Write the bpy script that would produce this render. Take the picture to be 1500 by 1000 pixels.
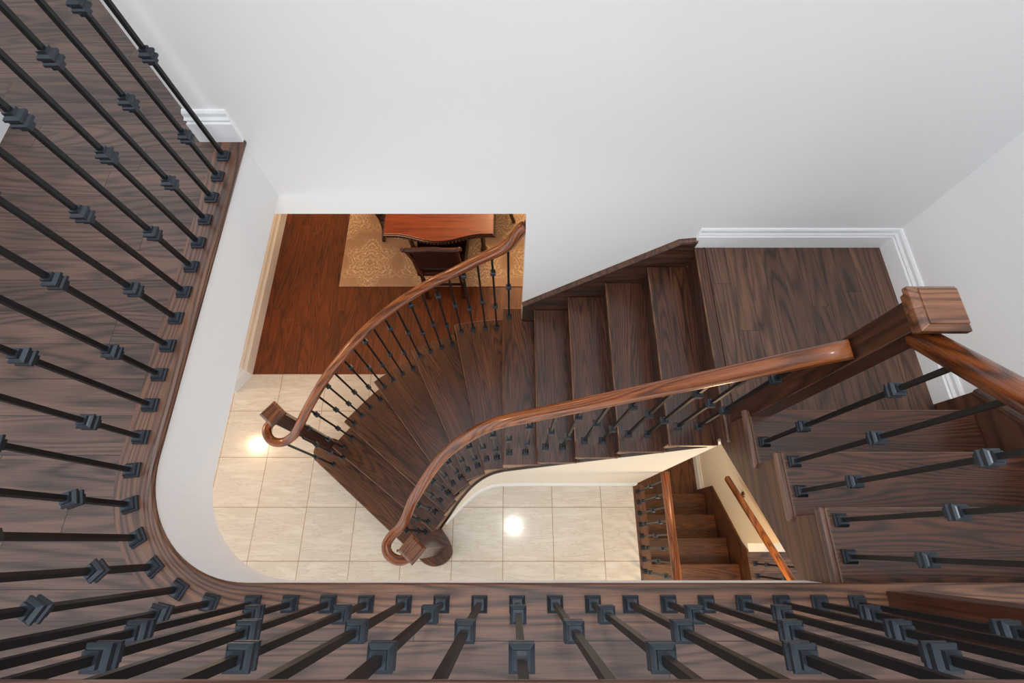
import bpy, bmesh, math, random
from mathutils import Vector, Matrix
random.seed(4)
PI = math.pi
scene = bpy.context.scene
for o in list(bpy.data.objects): bpy.data.objects.remove(o)
COL = scene.collection

# ------------------------------------------------------------------ camera, sky, lights, exposure
CAM_Z = 4.704
cd = bpy.data.cameras.new('camera'); cam = bpy.data.objects.new('camera', cd); COL.objects.link(cam)
cd.sensor_width = 36.0; cd.lens = 706.46 / 1500 * 36.0; cd.clip_start = 0.02; cd.clip_end = 60
cam.location = (0, 0, CAM_Z); cam.rotation_euler = (math.radians(22.546), 0, 0)
scene.camera = cam
scene.view_settings.view_transform = 'Standard'; scene.view_settings.look = 'None'
scene.view_settings.gamma = 1; scene.view_settings.use_curve_mapping = False
scene.view_settings.exposure = 0.0
w = bpy.data.worlds.new('world'); scene.world = w; w.use_nodes = True
bg = w.node_tree.nodes['Background']; bg.inputs[0].default_value = (0.87, 0.94, 1.0, 1); bg.inputs[1].default_value = 1.66

def area(name, loc, rot, sx, sy, power, col, spread=PI):
    l = bpy.data.lights.new(name, 'AREA'); l.shape = 'RECTANGLE'; l.size = sx; l.size_y = sy; l.energy = power; l.color = col; l.spread = spread
    o = bpy.data.objects.new(name, l); COL.objects.link(o); o.location = loc; o.rotation_euler = rot; return o
def lamp(name, loc, power, col, rad=0.05):
    l = bpy.data.lights.new(name, 'POINT'); l.energy = power; l.color = col; l.shadow_soft_size = rad
    o = bpy.data.objects.new(name, l); COL.objects.link(o); o.location = loc; return o
WARM = (1.0, 0.66, 0.36)
area('hall_fill_light', (0.6, -2.7, 5.2), (math.radians(60), 0, 0), 3.2, 1.2, 16, (0.88, 0.94, 1.0))  # added soft fill behind the camera; no window stands here
lamp('stairwell_ceiling_lamp', (0.035, 0.30, 5.75), 62, (1.0, 0.97, 0.92), 0.06)
lamp('foyer_light', (-3.87, 1.38, 2.70), 62, (1.0, 0.66, 0.38), 0.07)  # pot light mirrored in the foyer tiles
lamp('foyer_light', (-2.6, -1.6, 2.60), 16, (1.0, 0.82, 0.62), 0.14)  # added fill under the foyer ceiling, no fixture seen
lamp('foyer_light', (-0.2, -1.9, 2.50), 7, (1.0, 0.90, 0.76), 0.2)  # second added fill, for the tiles nearer the well
lamp('dining_fill_light', (0.15, 4.5, 2.35), 125, WARM, 0.35)  # unseen warm fill, added because daylight cannot reach the dining room
lamp('dining_near_fill', (-1.7, 2.5, 2.6), 14, (1.0, 0.55, 0.28), 0.1)  # added warm fill near the opening and rug, no fixture seen
lamp('basement_fill_light', (1.62, -0.62, 0.95), 34, (1.0, 0.70, 0.38), 0.12)  # unseen warm fill added to brighten the basement wall and steps
lamp('basement_fill_light', (1.5, 1.1, 1.2), 9, (1.0, 0.62, 0.32), 0.1)  # added warm fill below the landing, out of view

# ------------------------------------------------------------------ material helpers
def lin(c):
    return tuple(((v / 255) / 12.92 if v / 255 <= 0.04045 else ((v / 255 + 0.055) / 1.055) ** 2.4) for v in c) + (1,)
class NT:
    def __init__(s, name):
        s.m = bpy.data.materials.new(name); s.m.use_nodes = True; s.t = s.m.node_tree
        s.b = s.t.nodes['Principled BSDF']
    def n(s, kind, **kw):
        x = s.t.nodes.new(kind)
        for k, v in kw.items(): setattr(x, k, v)
        return x
    def put(s, sock, v):
        if isinstance(v, bpy.types.NodeSocket): s.t.links.new(v, sock)
        else: sock.default_value = v
    def math(s, op, a, b=None, c=None):
        x = s.n('ShaderNodeMath', operation=op)
        s.put(x.inputs[0], a)
        if b is not None: s.put(x.inputs[1], b)
        if c is not None: s.put(x.inputs[2], c)
        return x.outputs[0]
    def vmath(s, op, a, b):
        x = s.n('ShaderNodeVectorMath', operation=op); s.put(x.inputs[0], a); s.put(x.inputs[1], b); return x.outputs[0]
    def comb(s, x, y, z):
        c = s.n('ShaderNodeCombineXYZ'); s.put(c.inputs[0], x); s.put(c.inputs[1], y); s.put(c.inputs[2], z); return c.outputs[0]
    def sep(s, v):
        c = s.n('ShaderNodeSeparateXYZ'); s.put(c.inputs[0], v); return c.outputs
    def noise(s, v, scale=1.0, detail=2.0, rough=0.5, dist=0.0):
        c = s.n('ShaderNodeTexNoise'); s.put(c.inputs['Vector'], v); c.inputs['Scale'].default_value = scale
        c.inputs['Detail'].default_value = detail; c.inputs['Roughness'].default_value = rough; c.inputs['Distortion'].default_value = dist
        return c.outputs[0]
    def white(s, v):
        c = s.n('ShaderNodeTexWhiteNoise'); c.noise_dimensions = '3D'; s.put(c.inputs['Vector'], v); return c.outputs[0]
    def mix(s, f, a, b, mode='MIX'):
        x = s.n('ShaderNodeMix', data_type='RGBA', blend_type=mode); s.put(x.inputs[0], f); s.put(x.inputs[6], a); s.put(x.inputs[7], b); return x.outputs[2]
    def ramp(s, f, lo, hi):
        x = s.n('ShaderNodeMapRange'); s.put(x.inputs[0], f); x.inputs[1].default_value = lo; x.inputs[2].default_value = hi; return x.outputs[0]
    def bump(s, h, strength, dist=0.002):
        x = s.n('ShaderNodeBump'); x.inputs['Strength'].default_value = strength; x.inputs['Distance'].default_value = dist
        s.put(x.inputs['Height'], h); s.t.links.new(x.outputs[0], s.b.inputs['Normal'])

def wood(name, dark, mid, light, axis='X', plank=None, rough=0.32, rings=26.0, contrast=1.0, seam=(25, 15, 12), tonevar=0.35, coat=0.15, wear_glint=False):
    N = NT(name)
    tc = N.n('ShaderNodeTexCoord')
    x, y, z = N.sep(tc.outputs['UV'] if axis == 'UV' else tc.outputs['Object'])
    if axis == 'Y': x, y = y, x
    if axis == 'Z': x, z = z, x
    oi = N.n('ShaderNodeObjectInfo')
    rid = N.math('MULTIPLY', oi.outputs['Random'], 91.0)
    smask = None
    if plank:
        pw, pl = plank
        yy = N.math('DIVIDE', y, pw); row = N.math('FLOOR', yy)
        xo = N.math('ADD', N.math('DIVIDE', x, pl), N.math('MULTIPLY', N.white(N.comb(row, 3.3, 0.0)), 7.0))
        colm = N.math('FLOOR', xo)
        pid = N.white(N.comb(row, colm, 1.7))
        rid = N.math('MULTIPLY', pid, 53.0)
        fy = N.math('FRACT', yy); dy = N.math('MULTIPLY', N.math('MINIMUM', fy, N.math('SUBTRACT', 1.0, fy)), pw)
        fx = N.math('FRACT', xo); dx = N.math('MULTIPLY', N.math('MINIMUM', fx, N.math('SUBTRACT', 1.0, fx)), pl)
        smask = N.math('LESS_THAN', N.math('MINIMUM', dx, dy), 0.0011)
        tone = pid
    else:
        # boards glued up side by side within one tread or rail
        if axis == 'UV': tone = N.math('FRACT', N.math('MULTIPLY', oi.outputs['Random'], 7.0))
        else:
            bw = 0.088
            row = N.math('FLOOR', N.math('DIVIDE', y, bw))
            pid = N.white(N.comb(row, oi.outputs['Random'], 0.4))
            rid = N.math('MULTIPLY', pid, 61.0); tone = pid
    off = N.comb(rid, N.math('MULTIPLY', rid, 1.7), N.math('MULTIPLY', rid, 0.61))
    p1 = N.vmath('ADD', N.comb(N.math('MULTIPLY', x, 0.7), N.math('MULTIPLY', y, 8.5), N.math('MULTIPLY', z, 8.5)), off)
    a = N.noise(p1, 1.0, 0.6, 0.4, 0.0)
    wob = N.noise(N.vmath('ADD', N.comb(N.math('MULTIPLY', x, 9.0), N.math('MULTIPLY', y, 80.0), z), off), 1.0, 2.0)
    s_ = N.math('SINE', N.math('ADD', N.math('MULTIPLY', a, rings * 6.283 * 1.5), N.math('MULTIPLY', wob, 1.5)))
    band = N.math('SUBTRACT', 1.0, N.math('POWER', N.math('MULTIPLY_ADD', s_, 0.5, 0.5), 2.2))
    fib = N.noise(N.vmath('ADD', N.comb(N.math('MULTIPLY', x, 9.0), N.math('MULTIPLY', y, 330.0), N.math('MULTIPLY', z, 330.0)), off), 1.0, 2.0, 0.6)
    fib2 = N.noise(N.vmath('ADD', N.comb(N.math('MULTIPLY', x, 3.5), N.math('MULTIPLY', y, 115.0), N.math('MULTIPLY', z, 115.0)), off), 1.0, 3.0, 0.6)
    fib = N.math('ADD', N.math('MULTIPLY', N.ramp(fib, 0.3, 0.7), 0.5), N.math('MULTIPLY', N.ramp(fib2, 0.32, 0.68), 0.5))
    patch = N.ramp(N.noise(N.vmath('ADD', N.comb(N.math('MULTIPLY', x, 2.2), N.math('MULTIPLY', y, 9.0), N.math('MULTIPLY', z, 9.0)), off), 1.0, 2.0), 0.3, 0.7)
    f = N.math('ADD', N.math('MULTIPLY', band, 0.42 * contrast), N.math('ADD', N.math('MULTIPLY', fib, 0.44), N.math('MULTIPLY', patch, 0.24)))
    c = N.mix(N.ramp(f, 0.12, 0.62), lin(dark), lin(mid))
    c = N.mix(N.ramp(f, 0.60, 1.05), c, lin(light))
    k = N.math('MULTIPLY_ADD', tone, tonevar, 1.0 - tonevar / 2)
    c = N.mix(1.0, c, N.comb(k, k, k), 'MULTIPLY')
    if wear_glint:      # worn finish and light glints painted along the rounded arrises
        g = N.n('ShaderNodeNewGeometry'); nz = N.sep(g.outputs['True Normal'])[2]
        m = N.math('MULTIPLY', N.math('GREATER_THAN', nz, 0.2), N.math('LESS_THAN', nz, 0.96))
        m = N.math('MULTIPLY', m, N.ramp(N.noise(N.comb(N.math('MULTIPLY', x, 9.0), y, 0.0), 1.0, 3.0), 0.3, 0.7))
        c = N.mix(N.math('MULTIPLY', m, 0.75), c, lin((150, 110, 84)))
    if smask is not None: c = N.mix(smask, c, lin(seam))
    N.put(N.b.inputs['Base Color'], c)
    N.put(N.b.inputs['Roughness'], N.math('MULTIPLY_ADD', fib, 0.12, rough))
    N.b.inputs['Coat Weight'].default_value = coat; N.b.inputs['Coat Roughness'].default_value = 0.18
    N.bump(N.math('ADD', fib, N.math('MULTIPLY', band, 0.6)), 0.12, 0.001)
    return N.m

def plain(name, col, rough=0.5, metal=0.0, var=0.0, bump=0.0, bscale=200, spec=0.5):
    N = NT(name)
    tc = N.n('ShaderNodeTexCoord')
    nz = N.noise(tc.outputs['Object'], 3.0, 3.0)
    if var:
        k = N.math('MULTIPLY_ADD', nz, var, 1 - var / 2); N.put(N.b.inputs['Base Color'], N.mix(1.0, lin(col), N.comb(k, k, k), 'MULTIPLY'))
    else: N.b.inputs['Base Color'].default_value = lin(col)
    N.b.inputs['Roughness'].default_value = rough; N.b.inputs['Metallic'].default_value = metal
    N.b.inputs['Specular IOR Level'].default_value = spec
    if bump: N.bump(N.noise(tc.outputs['Object'], bscale, 2.0), bump, 0.001)
    return N.m

TREAD = ((22, 11, 7), (72, 41, 26), (108, 64, 40))
M_tread = wood('stained_oak_tread', *TREAD, axis='X', rough=0.27, rings=15, coat=0.25, wear_glint=True)
M_tready = wood('stained_oak_landing_nosing', *TREAD, axis='Y', rough=0.27, rings=15, coat=0.25, wear_glint=True)
M_riser = wood('stained_oak_riser', (22, 12, 9), (50, 29, 20), (74, 44, 29), axis='X', rough=0.35, rings=9)
M_string = wood('stained_oak_stringer', (34, 18, 11), (80, 49, 33), (100, 64, 44), axis='Y', rough=0.4, rings=5, tonevar=0.1)
M_stringx = wood('stained_oak_skirt', (32, 19, 13), (66, 41, 28), (90, 58, 38), axis='X', rough=0.4, rings=5, tonevar=0.1)
M_rail = wood('polished_oak_rail', (46, 19, 8), (124, 62, 25), (170, 98, 46), axis='UV', rough=0.22, rings=14, tonevar=0.05, coat=0.4)
M_newel = wood('polished_oak_newel', (18, 7, 3), (54, 26, 12), (82, 44, 22), axis='Z', rough=0.28, rings=7, tonevar=0.1, coat=0.3)
M_cap = wood('polished_oak_cap', (46, 25, 15), (106, 64, 41), (150, 98, 66), axis='X', rough=0.28, rings=10, tonevar=0.1, coat=0.3)
M_nosing = wood('oak_nosing', (40, 25, 19), (92, 61, 46), (132, 90, 64), axis='UV', rough=0.32, rings=12, tonevar=0.1)
M_nosreturn = wood('oak_return_nosing', (44, 28, 22), (104, 72, 58), (140, 104, 86), axis='Y', rough=0.35, rings=4, tonevar=0.1)
M_upper = wood('upper_oak_planks', (42, 29, 25), (92, 68, 58), (120, 88, 70), axis='X', plank=(0.127, 1.9), rough=0.42, contrast=0.75, rings=10, tonevar=0.28, coat=0.1)
M_landing = wood('landing_oak_planks', (34, 22, 17), (92, 63, 47), (128, 90, 66), axis='Y', plank=(0.101, 1.1), rough=0.38, contrast=0.7, rings=7, tonevar=0.5, coat=0.1)
M_dinfloor = wood('dining_oak_planks', (48, 19, 5), (112, 53, 16), (138, 70, 24), axis='Y', plank=(0.13, 1.2), rough=0.38, rings=9, contrast=0.6, tonevar=0.25)
M_base = wood('basement_oak_tread', (30, 14, 6), (78, 42, 18), (106, 62, 28), axis='X', rough=0.35, rings=12)
M_basel = wood('basement_oak_landing', (32, 16, 7), (80, 44, 20), (106, 62, 30), axis='Y', plank=(0.2, 1.6), rough=0.35, rings=8)
M_brail = wood('brown_oak_rail', (46, 30, 25), (98, 70, 60), (130, 96, 80), axis='UV', rough=0.35, rings=8, tonevar=0.05)
M_hrail = wood('wall_rail_oak', (60, 28, 10), (150, 84, 34), (186, 116, 56), axis='UV', rough=0.25, rings=9, tonevar=0.05, coat=0.3)
M_dark = wood('dark_mahogany', (20, 8, 5), (54, 22, 13), (84, 38, 22), axis='X', rough=0.25, rings=6, tonevar=0.1, coat=0.4)
M_table = wood('red_mahogany_top', (96, 36, 16), (142, 62, 30), (166, 82, 42), axis='X', rough=0.18, rings=4, contrast=0.5, tonevar=0.1, coat=0.7)
M_iron = plain('blackened_iron', (22, 22, 24), 0.38, 0.3)
M_shoe = plain('iron_collar', (52, 58, 66), 0.3, 0.55)
M_wall = plain('painted_plaster', (235, 234, 234), 0.6, bump=0.03, bscale=400)
M_cream = plain('cream_plaster', (234, 224, 208), 0.6, bump=0.03, bscale=400)
M_warm = plain('warm_cream_plaster', (240, 216, 180), 0.6, bump=0.03, bscale=400)
M_trim = plain('gloss_white_trim', (238, 239, 241), 0.3)
M_ceil = plain('ceiling_white', (226, 222, 214), 0.8)
M_leather = plain('dark_leather', (38, 14, 10), 0.32, var=0.3, bump=0.2, bscale=300)
M_brass = plain('bronze_bracket', (92, 72, 48), 0.35, 0.8)

def tile_mat():
    N = NT('travertine_tile'); tc = N.n('ShaderNodeTexCoord'); x, y, z = N.sep(tc.outputs['Object'])
    S = 0.4538
    u = N.math('DIVIDE', N.math('ADD', x, 0.0824), S); v = N.math('DIVIDE', N.math('ADD', y, 0.1593), S)
    fu = N.math('FRACT', u); fv = N.math('FRACT', v)
    d = N.math('MULTIPLY', N.math('MINIMUM', N.math('MINIMUM', fu, N.math('SUBTRACT', 1.0, fu)), N.math('MINIMUM', fv, N.math('SUBTRACT', 1.0, fv))), S)
    g = N.math('LESS_THAN', d, 0.0026)
    pid = N.white(N.comb(N.math('FLOOR', u), N.math('FLOOR', v), 0.0))
    off = N.comb(N.math('MULTIPLY', pid, 31.0), N.math('MULTIPLY', pid, 17.0), 0.0)
    a = N.noise(N.vmath('ADD', N.comb(N.math('MULTIPLY', x, 2.6), N.math('MULTIPLY', y, 17.0), 0.0), off), 1.0, 4.0, 0.6, 0.5)
    b = N.noise(N.vmath('ADD', N.comb(N.math('MULTIPLY', x, 7.0), N.math('MULTIPLY', y, 90.0), 0.0), off), 1.0, 3.0, 0.6, 0.3)
    vein = N.ramp(N.math('ABSOLUTE', N.math('SUBTRACT', a, 0.5)), 0.0, 0.02)
    c = N.mix(N.ramp(a, 0.3, 0.7), lin((210, 204, 196)), lin((224, 220, 213)))
    c = N.mix(N.math('MULTIPLY', N.ramp(b, 0.45, 0.75), 0.45), c, lin((196, 186, 173)))
    c = N.mix(N.math('MULTIPLY', N.math('SUBTRACT', 1.0, vein), 0.35), c, lin((176, 160, 141)))
    k = N.math('MULTIPLY_ADD', pid, 0.07, 0.965); c = N.mix(1.0, c, N.comb(k, k, k), 'MULTIPLY')
    c = N.mix(g, c, lin((150, 124, 96)))
    N.put(N.b.inputs['Base Color'], c); N.put(N.b.inputs['Roughness'], N.math('MULTIPLY_ADD', g, 0.5, 0.11))
    return N.m
M_tile = tile_mat()
def rug_mat():
    N = NT('damask_rug'); tc = N.n('ShaderNodeTexCoord'); x, y, z = N.sep(tc.outputs['Object'])
    S = 0.62
    row = N.math('FLOOR', N.math('DIVIDE', y, S))
    half = N.math('MULTIPLY', N.math('FRACT', N.math('MULTIPLY', row, 0.5)), 1.0)
    u = N.math('ADD', N.math('DIVIDE', x, S), half)
    fu = N.math('ABSOLUTE', N.math('SUBTRACT', N.math('FRACT', u), 0.5)); fv = N.math('SUBTRACT', N.math('FRACT', N.math('DIVIDE', y, S)), 0.5)
    p = N.comb(fu, fv, 0.0)
    a = N.noise(p, 8.0, 0.5, 0.5, 1.4)
    line = N.math('LESS_THAN', N.math('ABSOLUTE', N.math('SINE', N.math('MULTIPLY', a, 30.0))), 0.5)
    th = N.math('ARCTAN2', fv, fu)
    rr = N.math('SQRT', N.math('ADD', N.math('MULTIPLY', fu, fu), N.math('MULTIPLY', N.math('MULTIPLY', fv, fv), 0.8)))
    rl = N.math('MULTIPLY', rr, N.math('MULTIPLY_ADD', N.math('COSINE', N.math('MULTIPLY', th, 6.0)), 0.16, 1.0))
    ringl = N.math('LESS_THAN', N.math('ABSOLUTE', N.math('SINE', N.math('ADD', N.math('MULTIPLY', rl, 42.0), N.math('MULTIPLY', a, 7.0)))), 0.38)
    line = N.math('MAXIMUM', N.math('MULTIPLY', line, 0.6), ringl)
    med = N.ramp(N.math('ADD', rl, N.math('MULTIPLY', a, 0.22)), 0.60, 0.46)
    f = N.math('MULTIPLY', line, med)
    c = N.mix(f, lin((190, 156, 128)), lin((240, 214, 174)))
    k = N.math('MULTIPLY_ADD', N.noise(N.comb(N.math('MULTIPLY', x, 2.0), N.math('MULTIPLY', y, 40.0), 0.0), 1.0, 2.0), 0.25, 0.87)
    c = N.mix(1.0, c, N.comb(k, k, k), 'MULTIPLY')
    N.put(N.b.inputs['Base Color'], c); N.b.inputs['Roughness'].default_value = 0.9
    N.bump(N.math('ADD', f, N.noise(tc.outputs['Object'], 500, 2.0)), 0.3, 0.002)
    return N.m
M_rug = rug_mat()

# ------------------------------------------------------------------ mesh helpers
def link(name, bm, mat, parent=None, loc=None, rot=None, smooth=False, bevel=0, kind=None, segs=2):
    me = bpy.data.meshes.new(name); bmesh.ops.recalc_face_normals(bm, faces=bm.faces[:]); bm.to_mesh(me); bm.free()
    return linkme(name, me, mat, parent, loc, rot, smooth, bevel, kind, segs)
def linkme(name, me, mat=None, parent=None, loc=None, rot=None, smooth=False, bevel=0, kind=None, segs=2):
    o = bpy.data.objects.new(name, me); COL.objects.link(o)
    if mat is not None and not me.materials: me.materials.append(mat)
    if parent: o.parent = parent
    if loc is not None: o.location = loc
    if rot is not None: o.rotation_euler = rot
    if smooth:
        for p in me.polygons: p.use_smooth = True
    if bevel:
        b = o.modifiers.new('bevel', 'BEVEL'); b.width = bevel; b.segments = segs; b.limit_method = 'ANGLE'; b.angle_limit = math.radians(40)
    if kind: o['kind'] = kind
    return o
def struct(name, bm, mat, **kw): return link(name, bm, mat, kind='structure', **kw)
def thing(name, label, cat, loc=(0, 0, 0), rotz=0, group=None):
    o = bpy.data.objects.new(name, None); COL.objects.link(o); o.location = loc; o.rotation_euler = (0, 0, rotz)
    o['label'] = label; o['category'] = cat
    if group: o['group'] = group
    return o
def tag(o, label, cat, group=None):
    o['label'] = label; o['category'] = cat
    if group: o['group'] = group
    return o
def box(bm, a, b):
    x0, y0, z0 = a; x1, y1, z1 = b
    v = [bm.verts.new(p) for p in ((x0, y0, z0), (x1, y0, z0), (x1, y1, z0), (x0, y1, z0), (x0, y0, z1), (x1, y0, z1), (x1, y1, z1), (x0, y1, z1))]
    for f in ((0, 3, 2, 1), (4, 5, 6, 7), (0, 1, 5, 4), (1, 2, 6, 5), (2, 3, 7, 6), (3, 0, 4, 7)): bm.faces.new([v[i] for i in f])
    return bm
def B(*pairs):
    bm = bmesh.new()
    for a, b in pairs: box(bm, a, b)
    return bm
def prism(pts, z0, z1, bm=None):
    bm = bm or bmesh.new()
    lo = [bm.verts.new((p[0], p[1], z0)) for p in pts]; hi = [bm.verts.new((p[0], p[1], z1)) for p in pts]
    bm.faces.new(lo[::-1]); bm.faces.new(hi)
    n = len(pts)
    for i in range(n): bm.faces.new((lo[i], lo[(i + 1) % n], hi[(i + 1) % n], hi[i]))
    return bm
def slab_yz(pts, x0, x1):        # polygon in (Y,Z), extruded along X
    bm = bmesh.new(); a = [bm.verts.new((x0, p[0], p[1])) for p in pts]; b = [bm.verts.new((x1, p[0], p[1])) for p in pts]
    bm.faces.new(a[::-1]); bm.faces.new(b); n = len(pts)
    for i in range(n): bm.faces.new((a[i], a[(i + 1) % n], b[(i + 1) % n], b[i]))
    return bm
def slab_xz(pts, y0, y1):
    bm = bmesh.new(); a = [bm.verts.new((p[0], y0, p[1])) for p in pts]; b = [bm.verts.new((p[0], y1, p[1])) for p in pts]
    bm.faces.new(a[::-1]); bm.faces.new(b); n = len(pts)
    for i in range(n): bm.faces.new((a[i], a[(i + 1) % n], b[(i + 1) % n], b[i]))
    return bm
def catmull(P, n=6):
    P = [Vector(p) for p in P]; Q = [P[0] * 2 - P[1]] + P + [P[-1] * 2 - P[-2]]; out = []
    for i in range(1, len(Q) - 2):
        p0, p1, p2, p3 = Q[i - 1:i + 3]
        for k in range(n):
            t = k / n
            out.append(0.5 * ((2 * p1) + (p2 - p0) * t + (2 * p0 - 5 * p1 + 4 * p2 - p3) * t * t + (3 * p1 - p0 - 3 * p2 + p3) * t ** 3))
    out.append(P[-1]); return out
def sweep(path, prof, bm=None, caps=True, closed=True, miter=True):
    """prof: list of (side, up); side is horizontal, to the right of travel. UV in metres: u along, v around."""
    bm = bm or bmesh.new(); uvl = bm.loops.layers.uv.verify()
    P = [Vector(p) for p in path]; rings = []; L = 0; us = []
    for i, p in enumerate(P):
        d0 = (P[i] - P[i - 1]).normalized() if i else None
        d1 = (P[i + 1] - P[i]).normalized() if i < len(P) - 1 else None
        t = ((d0 + d1) if d0 and d1 else (d0 or d1)).normalized()
        side = t.cross(Vector((0, 0, 1))).normalized(); up = side.cross(t).normalized()
        k = 1.0
        if miter and d0 and d1:
            h = Vector((d0.x, d0.y)).normalized().dot(Vector((d1.x, d1.y)).normalized()); k = 1 / max(0.5, math.sqrt((1 + h) / 2))
        if i: L += (P[i] - P[i - 1]).length
        us.append(L); rings.append([bm.verts.new(p + side * a * k + up * b) for a, b in prof])
    vs = [0.0]
    n = len(prof)
    for j in range(n): vs.append(vs[-1] + math.dist(prof[j], prof[(j + 1) % n]))
    for i in range(len(P) - 1):
        for j in range(n if closed else n - 1):
            k = (j + 1) % n
            f = bm.faces.new((rings[i][j], rings[i][k], rings[i + 1][k], rings[i + 1][j]))
            for l, (u, v) in zip(f.loops, ((us[i], vs[j]), (us[i], vs[j + 1]), (us[i + 1], vs[j + 1]), (us[i + 1], vs[j]))): l[uvl].uv = (u, v)
    if caps and closed:
        for r_ in (rings[0][::-1], rings[-1]):
            f = bm.faces.new(r_)
            for l in f.loops: l[uvl].uv = (l.vert.co.x, l.vert.co.y)
    return bm
def lathe_sq(bm, prof, c=(0, 0, 0)):         # square section rising with (half width, z)
    rings = [[bm.verts.new((c[0] + sx * h, c[1] + sy * h, c[2] + z)) for sx, sy in ((-1, -1), (1, -1), (1, 1), (-1, 1))] for h, z in prof]
    for a, b in zip(rings, rings[1:]):
        for i in range(4): bm.faces.new((a[i], a[(i + 1) % 4], b[(i + 1) % 4], b[i]))
    bm.faces.new(rings[0][::-1]); bm.faces.new(rings[-1]); return bm

# ------------------------------------------------------------------ dimensions
R = 0.197; G = 0.2212; UP = 16 * R; LAND = 12 * R
XL = 1.045                                   # nosing of the landing
BY = 1.57                                    # face of the back wall
def arc(cx, cy, r, a0, a1, n): return [(cx + r * math.cos(a0 + (a1 - a0) * i / n), cy + r * math.sin(a0 + (a1 - a0) * i / n)) for i in range(n + 1)]
def edge(off, yback=BY, xend=1.045, n=18):   # the well's edge, OFF metres inside the upper floor
    return [(-1.13 - off, yback)] + arc(-0.77, 0.25, 0.36 + off, PI, PI * 1.5, n) + [(xend, -0.11 - off)]
def stair2_y(n): return 0.555 - (n - 13) * 0.2222       # nosing lines of the upper flight (n=13..16)

# ------------------------------------------------------------------ structure
struct('floor', B(((-6, -5, -0.12), (1.133, 1.588, 0))), M_tile)
struct('floor_dining', B(((-2.9, 1.5885, -0.12), (5, 6.2, 0.0))), M_dinfloor)
struct('floor_basement', B(((0.9, 0.45, -1.1), (2.118, 1.57, -0.985))), M_basel)
# upper floor: planks, cut back round the well; nosing board round the edge
e = edge(0.112)
poly = [(-1.242, BY + 2.6)] + e + [(2.118, e[-1][1]), (2.118, -5), (-6, -5), (-6, BY + 2.6)]
struct('floor_upper', prism(poly, UP - 0.03, UP), M_upper)
nos = edge(0.0, xend=2.098)
prof = [(0.0, -0.014), (-0.004, -0.004), (-0.012, 0.0), (-0.1118, 0.0), (-0.1118, -0.029), (-0.008, -0.029), (-0.002, -0.024)]
prof = [(-a, b) for a, b in prof]            # board lies to the right of travel (outside of the well)
path = [(x, y, UP) for x, y in nos]
struct('trim_1', sweep(path, prof), M_nosing, smooth=False)
fas = edge(0.017)
bm = bmesh.new()
prev = None
for x, y in fas:
    a = bm.verts.new((x, y, 2.789)); b = bm.verts.new((x, y, UP - 0.029))
    if prev: bm.faces.new((prev[0], a, b, prev[1]))
    prev = (a, b)
fo = edge(0.06); prev = None
struct('wall_well', prism([(p[0], p[1]) for p in fas] + [(p[0], p[1]) for p in fo[::-1]], 2.789, UP - 0.0295), M_wall)
bm.free()
cl = edge(0.03)
struct('ceiling', prism([(-1.16, BY)] + cl[1:] + [(5, -0.14), (5, -5), (-6, -5), (-6, BY)], 2.76 + 0.03, 2.80 + 0.03), M_ceil)
struct('ceiling_dining', B(((-2.9, 1.69, 2.79), (5, 6.2, 2.85))), M_ceil)
# back wall with the tall opening to the dining room
struct('wall_back', B(((0.075, BY, -2.6), (2.4, BY + 0.12, 5.95)), ((-1.295, BY, 2.648), (0.075, BY + 0.12, 5.95)), ((-2.69, BY, 2.648), (-1.295, BY + 0.12, 3.11))), M_wall)
struct('wall_dining_left', prism([(-2.69, 6.2), (-2.69, 1.588), (-2.80, 1.42), (-6, 1.42), (-6, 1.6), (-2.85, 1.75), (-2.85, 6.2)], 0, 2.79), M_cream)
struct('wall_dining_back', B(((-2.9, 6.2, 0), (5, 6.3, 2.79))), M_cream)
struct('wall_dining_right', B(((3.6, 1.69, 0), (3.7, 6.2, 2.79))), M_cream)
struct('wall_right', B(((2.118, -5, 2.30), (2.24, BY, 5.95)), ), M_wall)
struct('wall_basement', B(((2.118, -0.012, -2.6), (2.24, BY, 2.30)), ((2.118, -3.0, -2.6), (2.24, -0.012, -0.12))), M_warm)
struct('wall_left', B(((-2.30, 0.6, UP), (-2.168, 1.65, 5.95))), M_wall)
struct('wall_front_block', B(((-6, -2.9, UP), (2.24, -2.8, 5.95))), M_wall)  # out-of-view hall wall added to cut horizon light
struct('wall_hall_left_block', B(((-4.6, -2.8, UP), (-4.5, 4.15, 5.95))), M_wall)  # likewise added unseen, blocking low sky light from the left
struct('wall_hall_block', B(((-6, 4.15, UP), (-1.2, 4.25, 5.95))), M_wall)  # added out of view, closing off low sky light past the hall
struct('wall_hall_right', B(((-1.295, BY + 0.12, UP), (-1.20, 4.15, 5.95))), M_wall)
# curved plaster wall below the inner side of the stairs, running straight to the basement opening
wall_in = [(-0.662, 0.085), (-0.652, 0.105), (-0.605, 0.155), (-0.545, 0.215), (-0.48, 0.285), (-0.415, 0.347), (-0.345, 0.405), (-0.269, 0.451), (-0.185, 0.482), (-0.096, 0.495), (0.1, 0.497), (1.15, 0.497)]
wi = [Vector((a, b, 0)) for a, b in wall_in]
def nose_z_in(x, y):                          # height of the nosing line above a point on the inner side
    K = [(-0.80, 0.0, 1), (-0.66, 0.08, 2), (-0.555, 0.22, 3), (-0.455, 0.34, 4), (-0.338, 0.425, 5), (-0.204, 0.473, 6), (-0.064, 0.49, 7)]
    if x > -0.064: return min(LAND, 7 * R + (x + 0.064) / G * R)
    for (x0, y0, n0), (x1, y1, n1) in zip(K, K[1:]):
        if x <= x1: return (n0 + max(0, (x - x0)) / (x1 - x0)) * R
bm = bmesh.new(); prev = None
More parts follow.
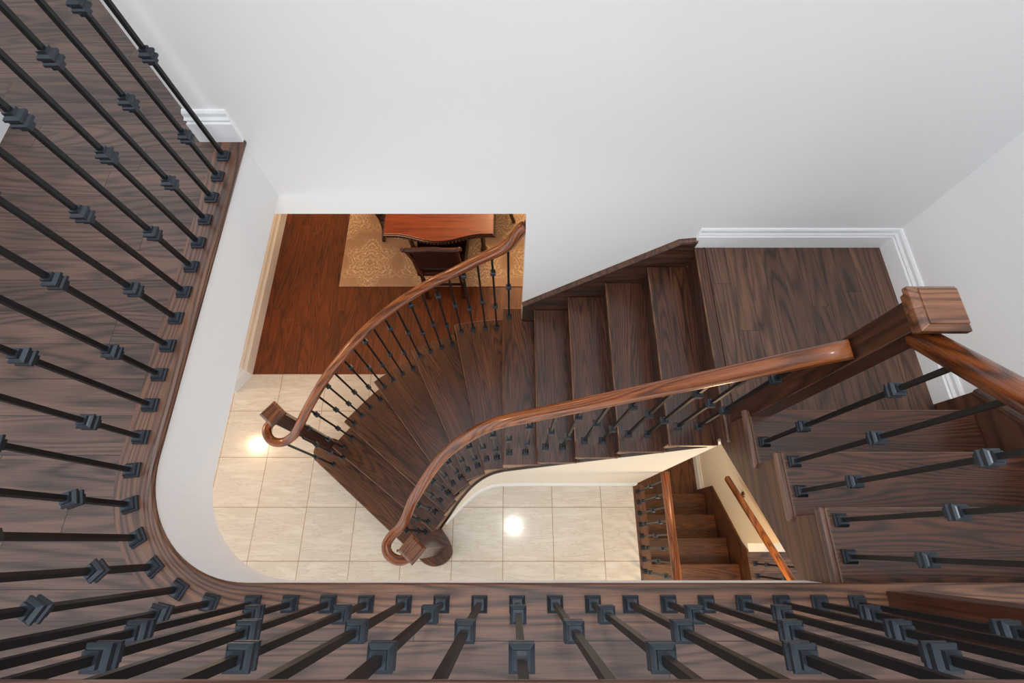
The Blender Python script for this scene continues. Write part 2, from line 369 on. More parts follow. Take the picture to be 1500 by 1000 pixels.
for i in range(len(wall_in)):
    x, y = wall_in[i]; top = max(0.02, min(nose_z_in(x, y) - 0.24, 2.27))
    q = [bm.verts.new((x, y, -0.0)), bm.verts.new((x, y, top)), bm.verts.new((x - 0.0, y + 0.06, top)), bm.verts.new((x, y + 0.06, 0))]
    if prev:
        for k in range(4): bm.faces.new((prev[k], q[k], q[(k + 1) % 4], prev[(k + 1) % 4]))
    prev = q
bm.faces.new(prev)
struct('wall_understair', bm, M_cream)
def skirting(path, h=0.16, t=0.018):          # moulded baseboard, thickness to the right of travel
    pr = [(0, 0), (t, 0), (t, 0.012), (t, h * 0.62), (t * 0.55, h * 0.66), (t * 0.95, h * 0.74), (t * 0.6, h * 0.82), (t * 0.6, h * 0.93), (t * 0.35, h), (0, h)]
    return sweep(path, pr)
struct('baseboard_landing', skirting([(1.03, BY, LAND), (2.118, BY, LAND), (2.118, 0.632, LAND)]), M_trim)
struct('baseboard_upper', skirting([(-1.295, BY + 0.4, UP), (-1.295, BY, UP), (-1.13, BY, UP)], 0.15), M_trim)
struct('baseboard_hall', skirting([(-2.168, 0.6, UP), (-2.168, 1.65, UP), (-2.30, 1.65, UP)], 0.15), M_trim)
struct('baseboard_dining', skirting([(-6, 1.42, 0), (-2.80, 1.42, 0), (-2.69, 1.588, 0), (-2.69, 6.2, 0)], 0.2, 0.026), M_trim)
struct('baseboard_understair', skirting([(p[0], p[1], 0) for p in wall_in[2:]], 0.13, 0.014), M_trim)
struct('baseboard_basement', skirting([(2.118, 1.57, -0.985), (2.118, 0.545, -0.985)], 0.16, 0.02), M_cream)
struct('trim_2', B(((2.118, -0.083, -0.12), (4.2, -0.012, 0.0))), M_cream)
struct('floor_passage', B(((2.101, -3.0, -0.12), (4.2, -0.083, 0.0))), M_upper)
struct('wall_passage', B(((2.24, -0.012, 0), (4.2, 0.1, 2.79))), M_cream)

# ------------------------------------------------------------------ curved main staircase
stair = thing('curved_staircase', 'dark stained oak staircase curving from the tiled foyer up to the square landing', 'staircase')
OUT = [(-1.60, 0.775), (-1.456, 0.957), (-1.178, 1.255), (-0.837, 1.464), (-0.466, 1.61), (-0.071, 1.662), (0.18, 1.662)]   # T2..T7
INN = [(-0.655, 0.075), (-0.545, 0.218), (-0.450, 0.332), (-0.338, 0.418), (-0.204, 0.467), (-0.064, 0.478), (0.18, 0.478)]
oc = catmull([(a, b, 0) for a, b in OUT], 8); ic = catmull([(a, b, 0) for a, b in INN], 8)
def tread_obj(pts, z, parent, dirv, name='tread', mat=None):
    """pts world xy polygon; dirv: direction of the nosing, becomes local X"""
    a = math.atan2(dirv[1], dirv[0]); cx = sum(p[0] for p in pts) / len(pts); cy = sum(p[1] for p in pts) / len(pts)
    ca, sa = math.cos(-a), math.sin(-a)
    loc = [((p[0] - cx) * ca - (p[1] - cy) * sa, (p[0] - cx) * sa + (p[1] - cy) * ca) for p in pts]
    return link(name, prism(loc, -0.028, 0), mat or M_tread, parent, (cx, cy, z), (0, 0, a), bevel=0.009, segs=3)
def ext(p, q, d):     # point d beyond q seen from p
    v = (Vector((q[0], q[1])) - Vector((p[0], p[1]))); v.normalize(); return (q[0] + v.x * d, q[1] + v.y * d)
# first, bullnose tread
bull_in = [(-0.90, -0.052), (-0.80, -0.132), (-0.74, -0.175), (-0.665, -0.196), (-0.59, -0.182), (-0.535, -0.143), (-0.507, -0.09), (-0.517, -0.036), (-0.555, 0.03), (-0.60, 0.09), (-0.63, 0.14)]
bull_out = [(-1.50, 0.83), (-1.60, 0.87), (-1.66, 0.892), (-1.722, 0.897), (-1.782, 0.872), (-1.822, 0.825), (-1.838, 0.77), (-1.818, 0.697)]
bull_in = [bull_in[0]] + [(v.x, v.y) for v in catmull([(a, b, 0) for a, b in bull_in[1:]], 4)]
bull_out = [(v.x, v.y) for v in catmull([(a, b, 0) for a, b in bull_out], 4)]
pts1 = bull_in + [(-0.66, 0.17), (-1.10, 0.50), (-1.45, 0.79)] + bull_out
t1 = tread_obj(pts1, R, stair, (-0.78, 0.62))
def shrink(pts, d):
    cx = Vector((-1.2, 0.4)); out = []
    n = len(pts)
    for i in range(n):
        p0, p1, p2 = Vector(pts[i - 1]), Vector(pts[i]), Vector(pts[(i + 1) % n])
        nn = ((p1 - p0).normalized() + (p2 - p1).normalized()).normalized(); q = p1 + Vector((-nn.y, nn.x)) * d; out.append((q.x, q.y))
    return out
link('riser', prism(shrink(pts1, 0.028), 0.0, R - 0.028), M_riser, stair)
for n in range(2, 8):
    i0 = (n - 2) * 8; i1 = (n - 1) * 8
    oseg = [(v.x, v.y) for v in oc[i0:i1 + 1]]; iseg = [(v.x, v.y) for v in ic[i0:i1 + 1]]
    d = Vector(OUT[n - 2]) - Vector(INN[n - 2]); d.normalize()
    d2 = Vector(OUT[n - 1]) - Vector(INN[n - 1]); d2.normalize(); nrm = Vector((d2.y, -d2.x))
    if n == 7:
        pts = [INN[5], (0.155 + 0.038, 0.478), (0.155 + 0.038, BY - 0.021), (0.0745, BY - 0.021), (0.0745, 1.662), OUT[5]]
    else:
        back = 0.036
        if nrm.dot(Vector((iseg[1][0] - iseg[0][0], iseg[1][1] - iseg[0][1]))) < 0: nrm = -nrm
        pts = iseg + [(iseg[-1][0] + nrm.x * back, iseg[-1][1] + nrm.y * back), (oseg[-1][0] + nrm.x * 0.02, oseg[-1][1] + nrm.y * 0.02)] + oseg[::-1]
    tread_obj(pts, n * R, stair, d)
    # riser just behind the nosing
    a = Vector(INN[n - 2]); b = Vector(OUT[n - 2]); nr = Vector((d.y, -d.x))
    if nr.dot(Vector((iseg[1][0] - iseg[0][0], iseg[1][1] - iseg[0][1]))) < 0: nr = -nr
    a2 = a + nr * 0.026 + d * 0.02; b2 = b + nr * 0.026 - d * 0.02
    if n == 7: b2.x -= 0.0
    L_ = (b2 - a2).length
    link('riser', B(((0, -0.009, 0), (L_, 0.009, R - 0.0285))), M_riser, stair, (a2.x, a2.y, (n - 1) * R), (0, 0, math.atan2(d.y, d.x)))
for n in range(8, 12):
    x0 = XL - (12 - n) * G
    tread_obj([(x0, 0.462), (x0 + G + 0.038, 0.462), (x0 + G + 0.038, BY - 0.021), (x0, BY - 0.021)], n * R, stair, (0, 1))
for n in range(8, 13):
    x0 = XL - (12 - n) * G
    link('riser', B(((0, -0.009, 0), (BY - 0.03 - 0.49, 0.009, R - 0.0285))), M_riser, stair, (x0 + 0.03, 0.49, (n - 1) * R), (0, 0, PI / 2))
# landing of narrow planks with a nosing board along the flight
ld = link('landing', prism([(XL + 0.058, BY), (XL + 0.058, 0.46), (1.30, 0.46), (2.118, 0.46), (2.118, BY)], LAND - 0.03, LAND), M_landing, stair)
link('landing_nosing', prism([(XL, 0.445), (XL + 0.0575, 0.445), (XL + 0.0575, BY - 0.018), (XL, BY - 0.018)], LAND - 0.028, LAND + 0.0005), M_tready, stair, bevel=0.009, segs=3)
# inner stringer, dark bead at its foot
def strip_wall(path, ztop, zbot, t):
    bm = bmesh.new(); prev = None; n = len(path)
    for i, (x, y) in enumerate(path):
        a = Vector(path[max(0, i - 1)]); b = Vector(path[min(n - 1, i + 1)]); d = (b - a).normalized(); nn = Vector((d.y, -d.x))
        q = [bm.verts.new((x, y, zbot(x, y))), bm.verts.new((x, y, ztop(x, y))), bm.verts.new((x - nn.x * t, y - nn.y * t, ztop(x, y))), bm.verts.new((x - nn.x * t, y - nn.y * t, zbot(x, y)))]
        if prev:
            for k in range(4): bm.faces.new((prev[k], q[k], q[(k + 1) % 4], prev[(k + 1) % 4]))
        else: bm.faces.new(q[::-1])
        prev = q
    bm.faces.new(prev); return bm
def offs(path, d):
    out = []; n = len(path)
    for i, p in enumerate(path):
        a = Vector(path[max(0, i - 1)]); b = Vector(path[min(n - 1, i + 1)]); t = (b - a).normalized(); out.append((p[0] + t.y * d, p[1] - t.x * d))
    return out
dense = [(v.x, v.y) for v in catmull([(a, b, 0) for a, b in wall_in[1:-1]], 5)] + [(0.1 + 0.9 * i / 24, 0.497) for i in range(1, 25)] + [(1.045, 0.497)]
sp = offs(dense, 0.010)
bm = bmesh.new()
# sawtooth-topped stringer: each run is level under its tread
def step_z(x, y):
    nz = nose_z_in(x, y); return max(R, math.floor(nz / R + 1e-6) * R) - 0.0285
prev = None
t = 0.02
cols = []
for i, (x, y) in enumerate(sp):
    cols.append((x, y, max(0.0, nose_z_in(x, y) - 0.27), step_z(x, y)))
for a, b in zip(cols, cols[1:]):
    zt = min(a[3], b[3]); q = []
    for (x, y, zb, _) in (a, b):
        q.append([bm.verts.new((x, y, zb)), bm.verts.new((x, y, max(zt, zb + 0.02))), bm.verts.new((x, y + 0.012, max(zt, zb + 0.02))), bm.verts.new((x, y + 0.012, zb))])
    for k in range(4): bm.faces.new((q[0][k], q[1][k], q[1][(k + 1) % 4], q[0][(k + 1) % 4]))
    bm.faces.new(q[0][::-1]); bm.faces.new(q[1])
bmesh.ops.remove_doubles(bm, verts=bm.verts[:], dist=0.0005)
link('stringer', bm, plain('tan_stringer', (150, 118, 94), 0.45, var=0.2), stair)
bead = [(x, y, max(0.012, nose_z_in(x, y) - 0.275)) for x, y in offs(dense, 0.018)]
link('stringer_bead', sweep(bead, [(-0.006, -0.014), (0.008, -0.014), (0.008, 0.006), (-0.006, 0.014)]), M_riser, stair)
# outer skirt facing the dining room
od = [(v.x, v.y) for v in catmull([(a, b, 0) for a, b in OUT[:6]], 8)]
def nose_z_out(i): return (2 + i / 8) * R
bm = bmesh.new(); prev = None
for i, (x, y) in enumerate(od):
    d = (Vector((-0.5, 0.6)) - Vector((x, y))).normalized() * 0.03
    zt = (2 + i // 8) * R - 0.03
    def qq(zt): return [bm.verts.new((x + d.x, y + d.y, 0.0)), bm.verts.new((x + d.x, y + d.y, zt)), bm.verts.new((x + 2 * d.x, y + 2 * d.y, zt)), bm.verts.new((x + 2 * d.x, y + 2 * d.y, 0.0))]
    if prev:
        q = qq((2 + (i - 1) // 8) * R - 0.03)
        for k in range(4): bm.faces.new((prev[k], q[k], q[(k + 1) % 4], prev[(k + 1) % 4]))
    if i < len(od) - 1: prev = qq(zt)
link('outer_stringer', bm, M_riser, stair)
# skirt board up the back wall with a moulded cap
sk = [(0.0755, 1.20), (0.0755, 1.64), (0.945, 2.412), (1.043, 2.425), (1.043, LAND - 0.029), (1.072, LAND - 0.029), (1.072, 2.16)]
link('skirt_board', slab_xz(sk, BY - 0.02, BY - 0.001), M_stringx, stair)
link('skirt_cap', sweep([(1.040, BY, 2.425), (0.945, BY, 2.412), (0.078, BY, 1.64)][::-1], [(0.0, -0.012), (0.026, -0.012), (0.03, -0.004), (0.024, 0.006), (0.012, 0.012), (0, 0.012)]), M_string, stair)
# soffit closes the flight from below
link('soffit', slab_xz([(-0.05, 1.10), (-0.05, 1.14), (1.10, 2.19), (2.11, 2.19), (2.11, 2.14), (1.12, 2.14)], 0.52, BY - 0.001), M_cream, stair)

# ------------------------------------------------------------------ upper flight
st2 = thing('upper_staircase', 'short straight flight of dark oak steps from the landing to the upper hall', 'staircase')
for n in range(13, 16):
    y0 = stair2_y(n); y1 = stair2_y(n + 1) - 0.038
    t_ = tread_obj([(1.074, y0), (1.074, y1), (2.098, y1), (2.098, y0)], n * R, st2, (1, 0))
    link('return_nosing', prism([(1.05, y0), (1.05, y1), (1.0735, y1), (1.0735, y0)], -0.028, 0), M_nosreturn, st2, (0, 0, n * R), bevel=0.008, segs=3)
for n in range(13, 17):
    y0 = stair2_y(n) - 0.028
    link('riser', B(((-0.5, -0.009, 0), (0.515, 0.009, R - 0.0295))), M_riser, st2, (1.582, y0, (n - 1) * R))
saw = []
zb = lambda y: 2.238 + (0.46 - y) * 0.846
saw.append((0.60, LAND - 0.03)); 
for n in range(13, 17):
    y = stair2_y(n) - 0.022
    if n > 13 or True:
        saw.append((y, (n - 1) * R - 0.029)); saw.append((y, n * R - 0.029))
saw.append((-0.1336, zb(-0.1336))); saw.append((0.46, 2.238)); saw.append((0.60, 2.238)); saw.append((0.60, LAND - 0.03))
link('stringer', slab_yz(saw[1:], 1.064, 1.082), M_string, st2)
sk2 = [(0.63, LAND), (0.63, 2.600), (-0.25, 2.600 + 0.88 * 0.876), (-0.25, 2.75), (0.2, 2.36)]
link('skirt_board', slab_yz([(0.63, LAND + 0.001), (0.63, 2.600), (-0.109, 3.24), (-0.109, 2.76), (0.30, 2.40)], 2.0985, 2.117), M_string, st2)
link('skirt_cap', sweep([(2.117, 0.632, 2.600), (2.117, -0.109, 3.245)], [(-0.0, -0.012), (0.0, 0.012), (0.014, 0.012), (0.026, 0.004), (0.028, -0.012)]), M_stringx, st2)
link('soffit', slab_yz([(0.46, 2.20), (-0.125, 2.70), (-0.125, 2.74), (0.46, 2.24)], 1.085, 2.11), M_cream, st2)

# ------------------------------------------------------------------ basement flight
st3 = thing('basement_staircase', 'brown oak steps descending to the basement behind the tiled floor edge', 'staircase')
def by(n): return -0.188 + 0.2252 * (n - 1)
for n in range(1, 5):
    link('tread', B(((-0.45, -0.26, -0.028), (0.415, 0.0, 0))), M_base, st3, (1.684, by(n), -R * n), bevel=0.008)
for n in range(0, 5):
    link('riser', B(((-0.44, -0.01, 0), (0.415, 0.008, R - 0.029))), M_base, st3, (1.684, by(n) - 0.025, -R * (n + 1)))
link('top_tread', B(((1.24, -3.0, -0.03), (2.10, by(0), 0.0))), M_basel, st3)
link('skirt_board', slab_yz([(by(0) - 0.3, -0.001), (-0.07, -0.001), (0.0, -0.10), (0.545, -0.10 - 0.545 * 0.876), (0.545, -0.98), (0.3, -0.98), (by(0) - 0.3, -0.25)], 2.1, 2.117), M_basel, st3)
link('edge_board', B(((1.1335, -3.0, -0.12), (1.2395, 0.4965, 0.001))), M_string, st3, bevel=0.004)
link('inner_panel', slab_yz([(by(0) - 0.4, -0.12), (0.497, -0.12), (0.497, -1.1), (by(0) - 0.4, -0.5)], 1.215, 1.235), M_basel, st3)

# ------------------------------------------------------------------ railings
me_shoe = bpy.data.meshes.new('base_shoe'); bm = lathe_sq(bmesh.new(), [(0.0225, 0), (0.0225, 0.007), (0.019, 0.011), (0.0175, 0.018), (0.0135, 0.024), (0.0095, 0.024)])
bmesh.ops.recalc_face_normals(bm, faces=bm.faces[:]); bm.to_mesh(me_shoe); bm.free(); me_shoe.materials.append(M_shoe)
me_col = bpy.data.meshes.new('collar')
bm = lathe_sq(bmesh.new(), [(0.0075, -0.027), (0.0125, -0.027), (0.0125, -0.019), (0.0155, -0.017), (0.0200, -0.013), (0.0200, -0.006), (0.0165, -0.002), (0.0165, 0.002), (0.0200, 0.006), (0.0200, 0.013), (0.0155, 0.017), (0.0125, 0.019), (0.0125, 0.027), (0.0075, 0.027)])
bmesh.ops.recalc_face_normals(bm, faces=bm.faces[:]); bm.to_mesh(me_col); bm.free(); me_col.materials.append(M_shoe)
def baluster(parent, x, y, z0, z1, rot, collars, hw=0.0068, cs=1.0):
    b = link('baluster', B(((-hw, -hw, 0.0), (hw, hw, z1 - z0))), M_iron, parent, (x, y, z0), (0, 0, rot))
    s = linkme('base_shoe', me_shoe, None, b, (0, 0, 0.0)); s.scale = (cs, cs, cs)
    for h in collars:
        c = linkme('collar', me_col, None, b, (0, 0, h)); c.scale = (cs, cs, cs)
    return b
RAILP = [(-0.020, -0.030), (-0.024, -0.020), (-0.031, -0.010), (-0.033, 0.002), (-0.030, 0.014), (-0.022, 0.024), (-0.010, 0.029), (0.0, 0.030), (0.010, 0.029), (0.022, 0.024), (0.030, 0.014), (0.033, 0.002), (0.031, -0.010), (0.024, -0.020), (0.020, -0.030)]
def handrail(path, parent, prof=RAILP, mat=None, name='handrail'):
    return link(name, sweep(path, prof), mat or M_rail, parent, smooth=True)
def newel(parent, x, y, z0, z1, rot, hw=0.045):
    n = link('newel_post', lathe_sq(bmesh.new(), [(hw, 0), (hw, z1 - z0 - 0.052)]), M_newel, parent, (x, y, z0), (0, 0, rot), bevel=0.003)
    t = z1 - z0
    link('newel_cap', lathe_sq(bmesh.new(), [(hw, t - 0.066), (hw + 0.010, t - 0.060), (hw + 0.012, t - 0.044), (hw + 0.021, t - 0.036), (hw + 0.021, t - 0.019), (hw + 0.019, t - 0.017), (hw + 0.006, t - 0.006), (hw + 0.006, t - 0.001), (hw + 0.003, t)]), M_cap, n, bevel=0.0015)
    return n
SINGLE = [0.452]; DOUBLE = [0.212, 0.682]
# balcony railing round the well
bal = thing('balcony_railing', 'black iron balustrade with wooden handrail curving round the upper floor edge', 'railing', (-1.19, 1.47, UP))
inv = Vector((1.19, -1.47, -UP))
def into(parent): return Matrix.Translation(-parent.location)
zr = UP + 0.93
balx = []
for i in range(12): balx.append((-1.191, 1.471 - 0.1055 * i, PI))
for k in range(1, 7):
    a = PI + (k * 0.1055 - 0.062) / 0.42
    if a < PI * 1.5: balx.append((-0.77 + 0.42 * math.cos(a), 0.25 + 0.42 * math.sin(a), a))
for i in range(17): balx.append((-0.737 + 0.1074 * i, -0.163, PI * 1.5))
for i, (x, y, a) in enumerate(balx):
    baluster(bal, x + inv.x, y + inv.y, 0.0, zr - 0.028 - UP, a, SINGLE if i % 2 == 0 else DOUBLE)
rp = [(-1.191, BY, zr)] + [(p[0], p[1], zr) for p in arc(-0.77, 0.25, 0.4205, PI, PI * 1.5, 20)] + [(1.071, -0.1705, zr)]
rp = [Vector(p) + inv for p in rp]
handrail(rp, bal, mat=M_brail)
newel(bal, 1.116 + inv.x, -0.175 + inv.y, 0.0, 1.2, 0)

# inner railing of the curved flight
inr = thing('inner_stair_railing', 'iron stair railing with orange oak handrail from bullnose newel up to landing newel', 'railing')
NR = PI / 4 + 0.08
newel(inr, -0.632, -0.045, R, 1.40, NR)
newel(inr, 1.122, 0.567, LAND, 3.585, 0.0)
HB = 0.888
straight = [(1.078, 0.565, LAND + (1.078 - XL) * 0.8906 + HB), (0.8, 0.565, LAND + (0.8 - XL) * 0.8906 + HB), (0.45, 0.565, LAND + (0.45 - XL) * 0.8906 + HB), (0.12, 0.565, LAND + (0.12 - XL) * 0.8906 + HB)]
inner_b = [(7, 0.091, 0.564), (7, -0.019, 0.564), (6, -0.109, 0.560), (6, -0.184, 0.551), (5, -0.258, 0.530), (5, -0.334, 0.501), (4, -0.402, 0.468), (4, -0.465, 0.424), (3, -0.524, 0.371), (3, -0.583, 0.309), (2, -0.646, 0.235), (2, -0.706, 0.155), (1, -0.757, 0.080)]
def rz(i):    # rail height above each curved baluster: nosing lines fall midway between treads
    n, x, y = inner_b[i]
    k = [7.70, 7.22, 6.75, 6.25, 5.75, 5.25, 4.75, 4.25, 3.75, 3.25, 2.75, 2.25, 1.75][i]
    return k * R + HB
curve = [(x, y, rz(i)) for i, (n, x, y) in enumerate(inner_b)][1:-1]
curve[-1] = (curve[-1][0], curve[-1][1], 1.275)
uin = [(-0.757, 0.090, 1.205), (-0.815, 0.040, 1.175), (-0.848, -0.022, 1.17), (-0.823, -0.083, 1.17), (-0.755, -0.115, 1.17), (-0.690, -0.098, 1.17), (-0.650, -0.065, 1.17)]
path_in = catmull(straight + curve + uin, 5)
handrail(path_in, inr)
def path_z(path, x, y):
    best = min(path, key=lambda v: (v.x - x) ** 2 + (v.y - y) ** 2); return best.z
def path_dir(path, x, y):
    i = min(range(len(path)), key=lambda i: (path[i].x - x) ** 2 + (path[i].y - y) ** 2); i = max(1, min(len(path) - 2, i))
    d = path[i + 1] - path[i - 1]; return math.atan2(d.y, d.x)
S1 = [0.462]; D1 = [0.338, 0.808]
ib = []
for n in range(11, 7, -1):
    x0 = XL - (12 - n) * G
    ib.append((n, x0 + 0.164, 0.565)); ib.append((n, x0 + 0.055, 0.565))
ib += inner_b
for i, (n, x, y) in enumerate(ib):
    baluster(inr, x, y, n * R, path_z(path_in, x, y) - 0.026, path_dir(path_in, x, y), D1 if i % 2 == 0 else S1, cs=0.9)
baluster(inr, -0.775, -0.055, R, 1.145, 0.3, [0.45], cs=0.9)

# outer railing
outr = thing('outer_stair_railing', 'iron stair railing with oak handrail beside the dining room opening', 'railing')
newel(outr, -1.681, 0.831, R, 1.40, NR)
top = [(0.078, 1.604, 2.50), (0.055, 1.603, 2.478), (0.022, 1.600, 2.415), (-0.010, 1.594, 2.352), (-0.055, 1.590, 2.298)]
ob = [(7, -0.023, 1.588, 2.33), (6, -0.122, 1.588, 2.245), (6, -0.213, 1.580, 2.185), (6, -0.309, 1.567, 2.115), (6, -0.403, 1.549, 2.06), (5, -0.497, 1.523, 2.022), (5, -0.586, 1.493, 1.978), (5, -0.675, 1.460, 1.93), (5, -0.765, 1.422, 1.882), (4, -0.851, 1.378, 1.832), (4, -0.936, 1.330, 1.782), (4, -1.013, 1.277, 1.735), (4, -1.085, 1.219, 1.690), (3, -1.160, 1.156, 1.635), (3, -1.238, 1.086, 1.575), (3, -1.303, 1.018, 1.525), (3, -1.363, 0.945, 1.470), (2, -1.432, 0.862, 1.402)]
uo = [(-1.497, 0.785, 1.325), (-1.556, 0.725, 1.25), (-1.610, 0.694, 1.20), (-1.665, 0.672, 1.175), (-1.731, 0.672, 1.17), (-1.785, 0.708, 1.17), (-1.808, 0.770, 1.17), (-1.778, 0.822, 1.17), (-1.725, 0.838, 1.17)]
path_out = catmull(top + [b[1:] for b in ob[1:]] + uo, 5)
handrail(path_out, outr)
for i, (n, x, y, z) in enumerate(ob):
    baluster(outr, x, y, n * R, path_z(path_out, x, y) - 0.026, path_dir(path_out, x, y), S1 if i % 2 == 0 else [0.372, 0.842], cs=0.85)
baluster(outr, -1.500, 0.775, 2 * R, 1.30, 0.8, [0.36, 0.78], cs=0.85)
baluster(outr, -1.489, 0.684, 2 * R, 1.27, 0.8, [0.30, 0.62], cs=0.85)
baluster(outr, -1.637, 0.654, R, 1.155, 0.8, [0.42], cs=0.85)

# rail of the upper flight
up2 = thing('upper_stair_railing', 'iron railing with sloping oak handrail from the landing newel to the upper hall', 'railing')
def z2(y): return 13 * R + (0.555 - y) * (R / 0.2222) + HB + 0.01
handrail([(1.115, 0.525, z2(0.525)), (1.115, 0.2, z2(0.2)), (1.115, -0.128, z2(-0.128))], up2)
for i, (n, y) in enumerate(((13, 0.408), (13, 0.293), (14, 0.181), (14, 0.068 + 0.0), (15, -0.045))):
    n = [13, 14, 14, 15, 15][i]
    baluster(up2, 1.116, y, n * R, z2(y) - 0.03, 0, [[0.31, 0.79], [0.468], [0.32, 0.80], [0.468], [0.328]][i])

# guard rail beside the basement opening
gr = thing('basement_guard_railing', 'low oak and iron guard rail along the tiled floor edge above the basement steps', 'railing')
handrail([(1.176, 0.497, 0.885), (1.176, -0.8, 0.885), (1.176, -2.5, 0.885)], gr)
for i in range(14):
    baluster(gr, 1.176, 0.435 - 0.0965 * i, 0.001, 0.857, 0, SINGLE if i % 2 == 0 else [0.16, 0.62], cs=0.85)
g2 = thing('passage_guard_railing', 'dark iron guard rail half hidden beneath the upper flight, past the basement steps', 'railing')
for i in range(10):
    baluster(g2, 2.158, -0.178 - 0.1 * i, 0.0, 0.87, 0, DOUBLE if i % 2 == 0 else SINGLE, cs=0.85)
handrail([(2.158, -0.13, 0.885), (2.158, -1.2, 0.885)], g2)
# rail on the wall of the basement steps
wr = thing('wall_handrail', 'orange oak handrail fixed to the cream wall above the basement steps', 'handrail', (2.03, 0.5, 0.0))
def zw(y): return 0.035 + (0.551 - y) * 0.985
hp = [(2.02, 0.551, zw(0.551)), (2.02, 0.1, zw(0.1)), (2.02, -0.9, zw(-0.9))]
hp = [Vector(p) - Vector((2.03, 0.5, 0)) for p in hp]
handrail(hp, wr, [(-0.022, -0.022), (-0.024, 0.0), (-0.020, 0.018), (-0.008, 0.026), (0.008, 0.026), (0.020, 0.018), (0.024, 0.0), (0.022, -0.022)], M_hrail, 'rail')
for yb in (0.40, -0.62):
    bm = sweep([(0.088, yb - 0.5, zw(yb) - 0.09), (0.05, yb - 0.5, zw(yb) - 0.085), (0.0, yb - 0.5, zw(yb) - 0.05), (-0.01, yb - 0.5, zw(yb) - 0.02)], [(0.007 * math.cos(a * PI / 4), 0.007 * math.sin(a * PI / 4)) for a in range(8)])
    bmesh.ops.create_cone(bm, cap_ends=True, segments=20, radius1=0.028, radius2=0.022, depth=0.012, matrix=Matrix.Translation((0.082, yb - 0.5, zw(yb) - 0.09)) @ Matrix.Rotation(-PI / 2, 4, 'Y'))
    link('bracket', bm, M_brass, wr, smooth=False)

# ------------------------------------------------------------------ dining room
rug = link('area_rug', B(((0, 0, 0), (3.3, 3.0, 0.012))), M_rug, None, (-1.915, 2.608, 0.0005), bevel=0.004)
tag(rug, 'beige damask rug with pale scrollwork under the dining table', 'rug')
tb = thing('dining_table', 'red mahogany dining table with carved dark edge and bowed end', 'table', (-0.72, 3.9, 0.0125))
def table_outline(s=0.0):
    pts = []
    for i in range(33):     # bowed near end
        t = -1 + 2 * i / 32; x = t * (0.535 + s)
        y = -1.155 - s - 0.065 * math.cos(t * PI) * (1 if abs(t) < 1 else 1) * 1.0
        y = -1.125 - s - 0.085 * (0.5 + 0.5 * math.cos(min(1, abs(t) / 0.82) * PI))
        pts.append((x, y))
    return pts + [(-x, -y) for x, y in pts]
link('tabletop', prism(table_outline(0), 0.735, 0.748), M_table, tb, bevel=0.003)
link('carved_edge', prism(table_outline(0.012), 0.695, 0.7345), M_dark, tb, bevel=0.008)
bm = bmesh.new(); op = table_outline(0.014)
acc = 0
for a, b in zip(op, op[1:] + op[:1]):
    L_ = math.dist(a, b); k = max(1, int(L_ / 0.028))
    for i in range(k):
        x = a[0] + (b[0] - a[0]) * i / k; y = a[1] + (b[1] - a[1]) * i / k
        bmesh.ops.create_icosphere(bm, subdivisions=1, radius=0.012, matrix=Matrix.Translation((x, y, 0.716)))
link('bead_moulding', bm, M_dark, tb, smooth=True)
link('apron', B(((-0.45, -1.02, 0.60), (0.45, 1.02, 0.694))), M_dark, tb)
for sx in (-1, 1):
    for sy in (-1, 1):
        lg = [(0, 0, 0.0), (0, 0, 0.3), (0, 0, 0.6)]
        bm = bmesh.new()
        prev = None
        for hw, z in ((0.035, 0), (0.04, 0.03), (0.024, 0.08), (0.030, 0.35), (0.038, 0.5), (0.045, 0.6)):
            ring = [bm.verts.new((sx * 0.40 + hw * math.cos(a * PI / 6), sy * 0.82 + hw * math.sin(a * PI / 6), z)) for a in range(12)]
            if prev:
                for k in range(12): bm.faces.new((prev[k], prev[(k + 1) % 12], ring[(k + 1) % 12], ring[k]))
            else: bm.faces.new(ring[::-1])
            prev = ring
        bm.faces.new(prev)
        link('leg', bm, M_dark, tb, smooth=True)
def taper(bm, a, b, ha, hb):
    a = Vector(a); b = Vector(b); v = []
    for p, h in ((a, ha), (b, hb)):
        v.append([bm.verts.new((p.x + sx * h, p.y + sy * h, p.z)) for sx, sy in ((-1, -1), (1, -1), (1, 1), (-1, 1))])
    for i in range(4): bm.faces.new((v[0][i], v[0][(i + 1) % 4], v[1][(i + 1) % 4], v[1][i]))
    bm.faces.new(v[0][::-1]); bm.faces.new(v[1])
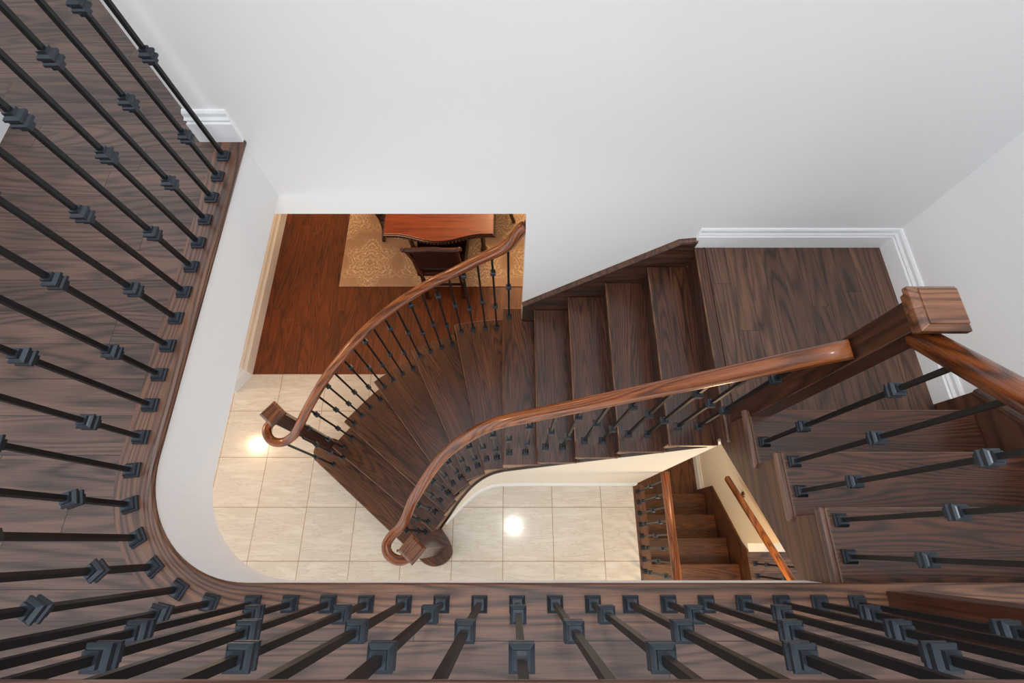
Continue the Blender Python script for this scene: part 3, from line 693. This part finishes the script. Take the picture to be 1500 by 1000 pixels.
def make_chair(label, loc, rotz):             # faces +Y; rear feet at y=-0.22
    c = thing('dining_chair', label, 'chair', loc, rotz, 'mahogany dining chairs around the table')
    link('seat', prism([(-0.24, -0.20), (0.24, -0.20), (0.27, 0.22), (-0.27, 0.22)], 0.43, 0.485), M_leather, c, bevel=0.018, segs=3)
    link('seat_rail', prism([(-0.245, -0.215), (0.245, -0.215), (0.275, 0.235), (-0.275, 0.235)], 0.37, 0.429), M_dark, c, bevel=0.004)
    for sx in (-1, 1):
        bm = sweep([(sx * 0.20, -0.27, 0.008), (sx * 0.20, -0.215, 0.22), (sx * 0.205, -0.205, 0.44), (sx * 0.212, -0.25, 0.74), (sx * 0.222, -0.335, 1.03)], [(-0.019, -0.019), (0.019, -0.019), (0.019, 0.019), (-0.019, 0.019)])
        link('rear_leg', bm, M_dark, c, bevel=0.004)
        bm = bmesh.new(); taper(bm, (sx * 0.215, 0.20, 0.0), (sx * 0.215, 0.20, 0.37), 0.016, 0.026); link('front_leg', bm, M_dark, c, bevel=0.004)
    link('backrest', slab_yz([(-0.222, 0.56), (-0.242, 0.56), (-0.318, 0.97), (-0.296, 0.97)], -0.195, 0.195), M_leather, c, bevel=0.006)
    bm = sweep([(-0.245, -0.335, 1.035), (-0.15, -0.345, 1.045), (0, -0.345, 1.058), (0.15, -0.345, 1.045), (0.245, -0.335, 1.035)], [(-0.018, -0.022), (0.018, -0.022), (0.022, 0.006), (0.008, 0.02), (-0.008, 0.02), (-0.022, 0.006)])
    cr = link('crest_rail', bm, M_dark, c)
    for sx in (-1, 1):
        bm = bmesh.new(); bmesh.ops.create_uvsphere(bm, u_segments=10, v_segments=8, radius=0.026, matrix=Matrix.Translation((sx * 0.25, -0.335, 1.04)))
        link('finial', bm, M_dark, cr, smooth=True)
    link('stretcher', B(((-0.19, -0.222, 0.18), (0.19, -0.202, 0.205))), M_dark, c)
    return c
make_chair('dark mahogany dining chair with leather back tucked at the bowed table end', (-0.722, 2.735, 0.0135), 0.0)
make_chair('mahogany chair at the long table side nearest the white baseboard', (-1.205, 3.40, 0.0135), -PI / 2)
make_chair('mahogany chair at the long table side nearest the stairs', (-0.245, 3.66, 0.0135), PI / 2)
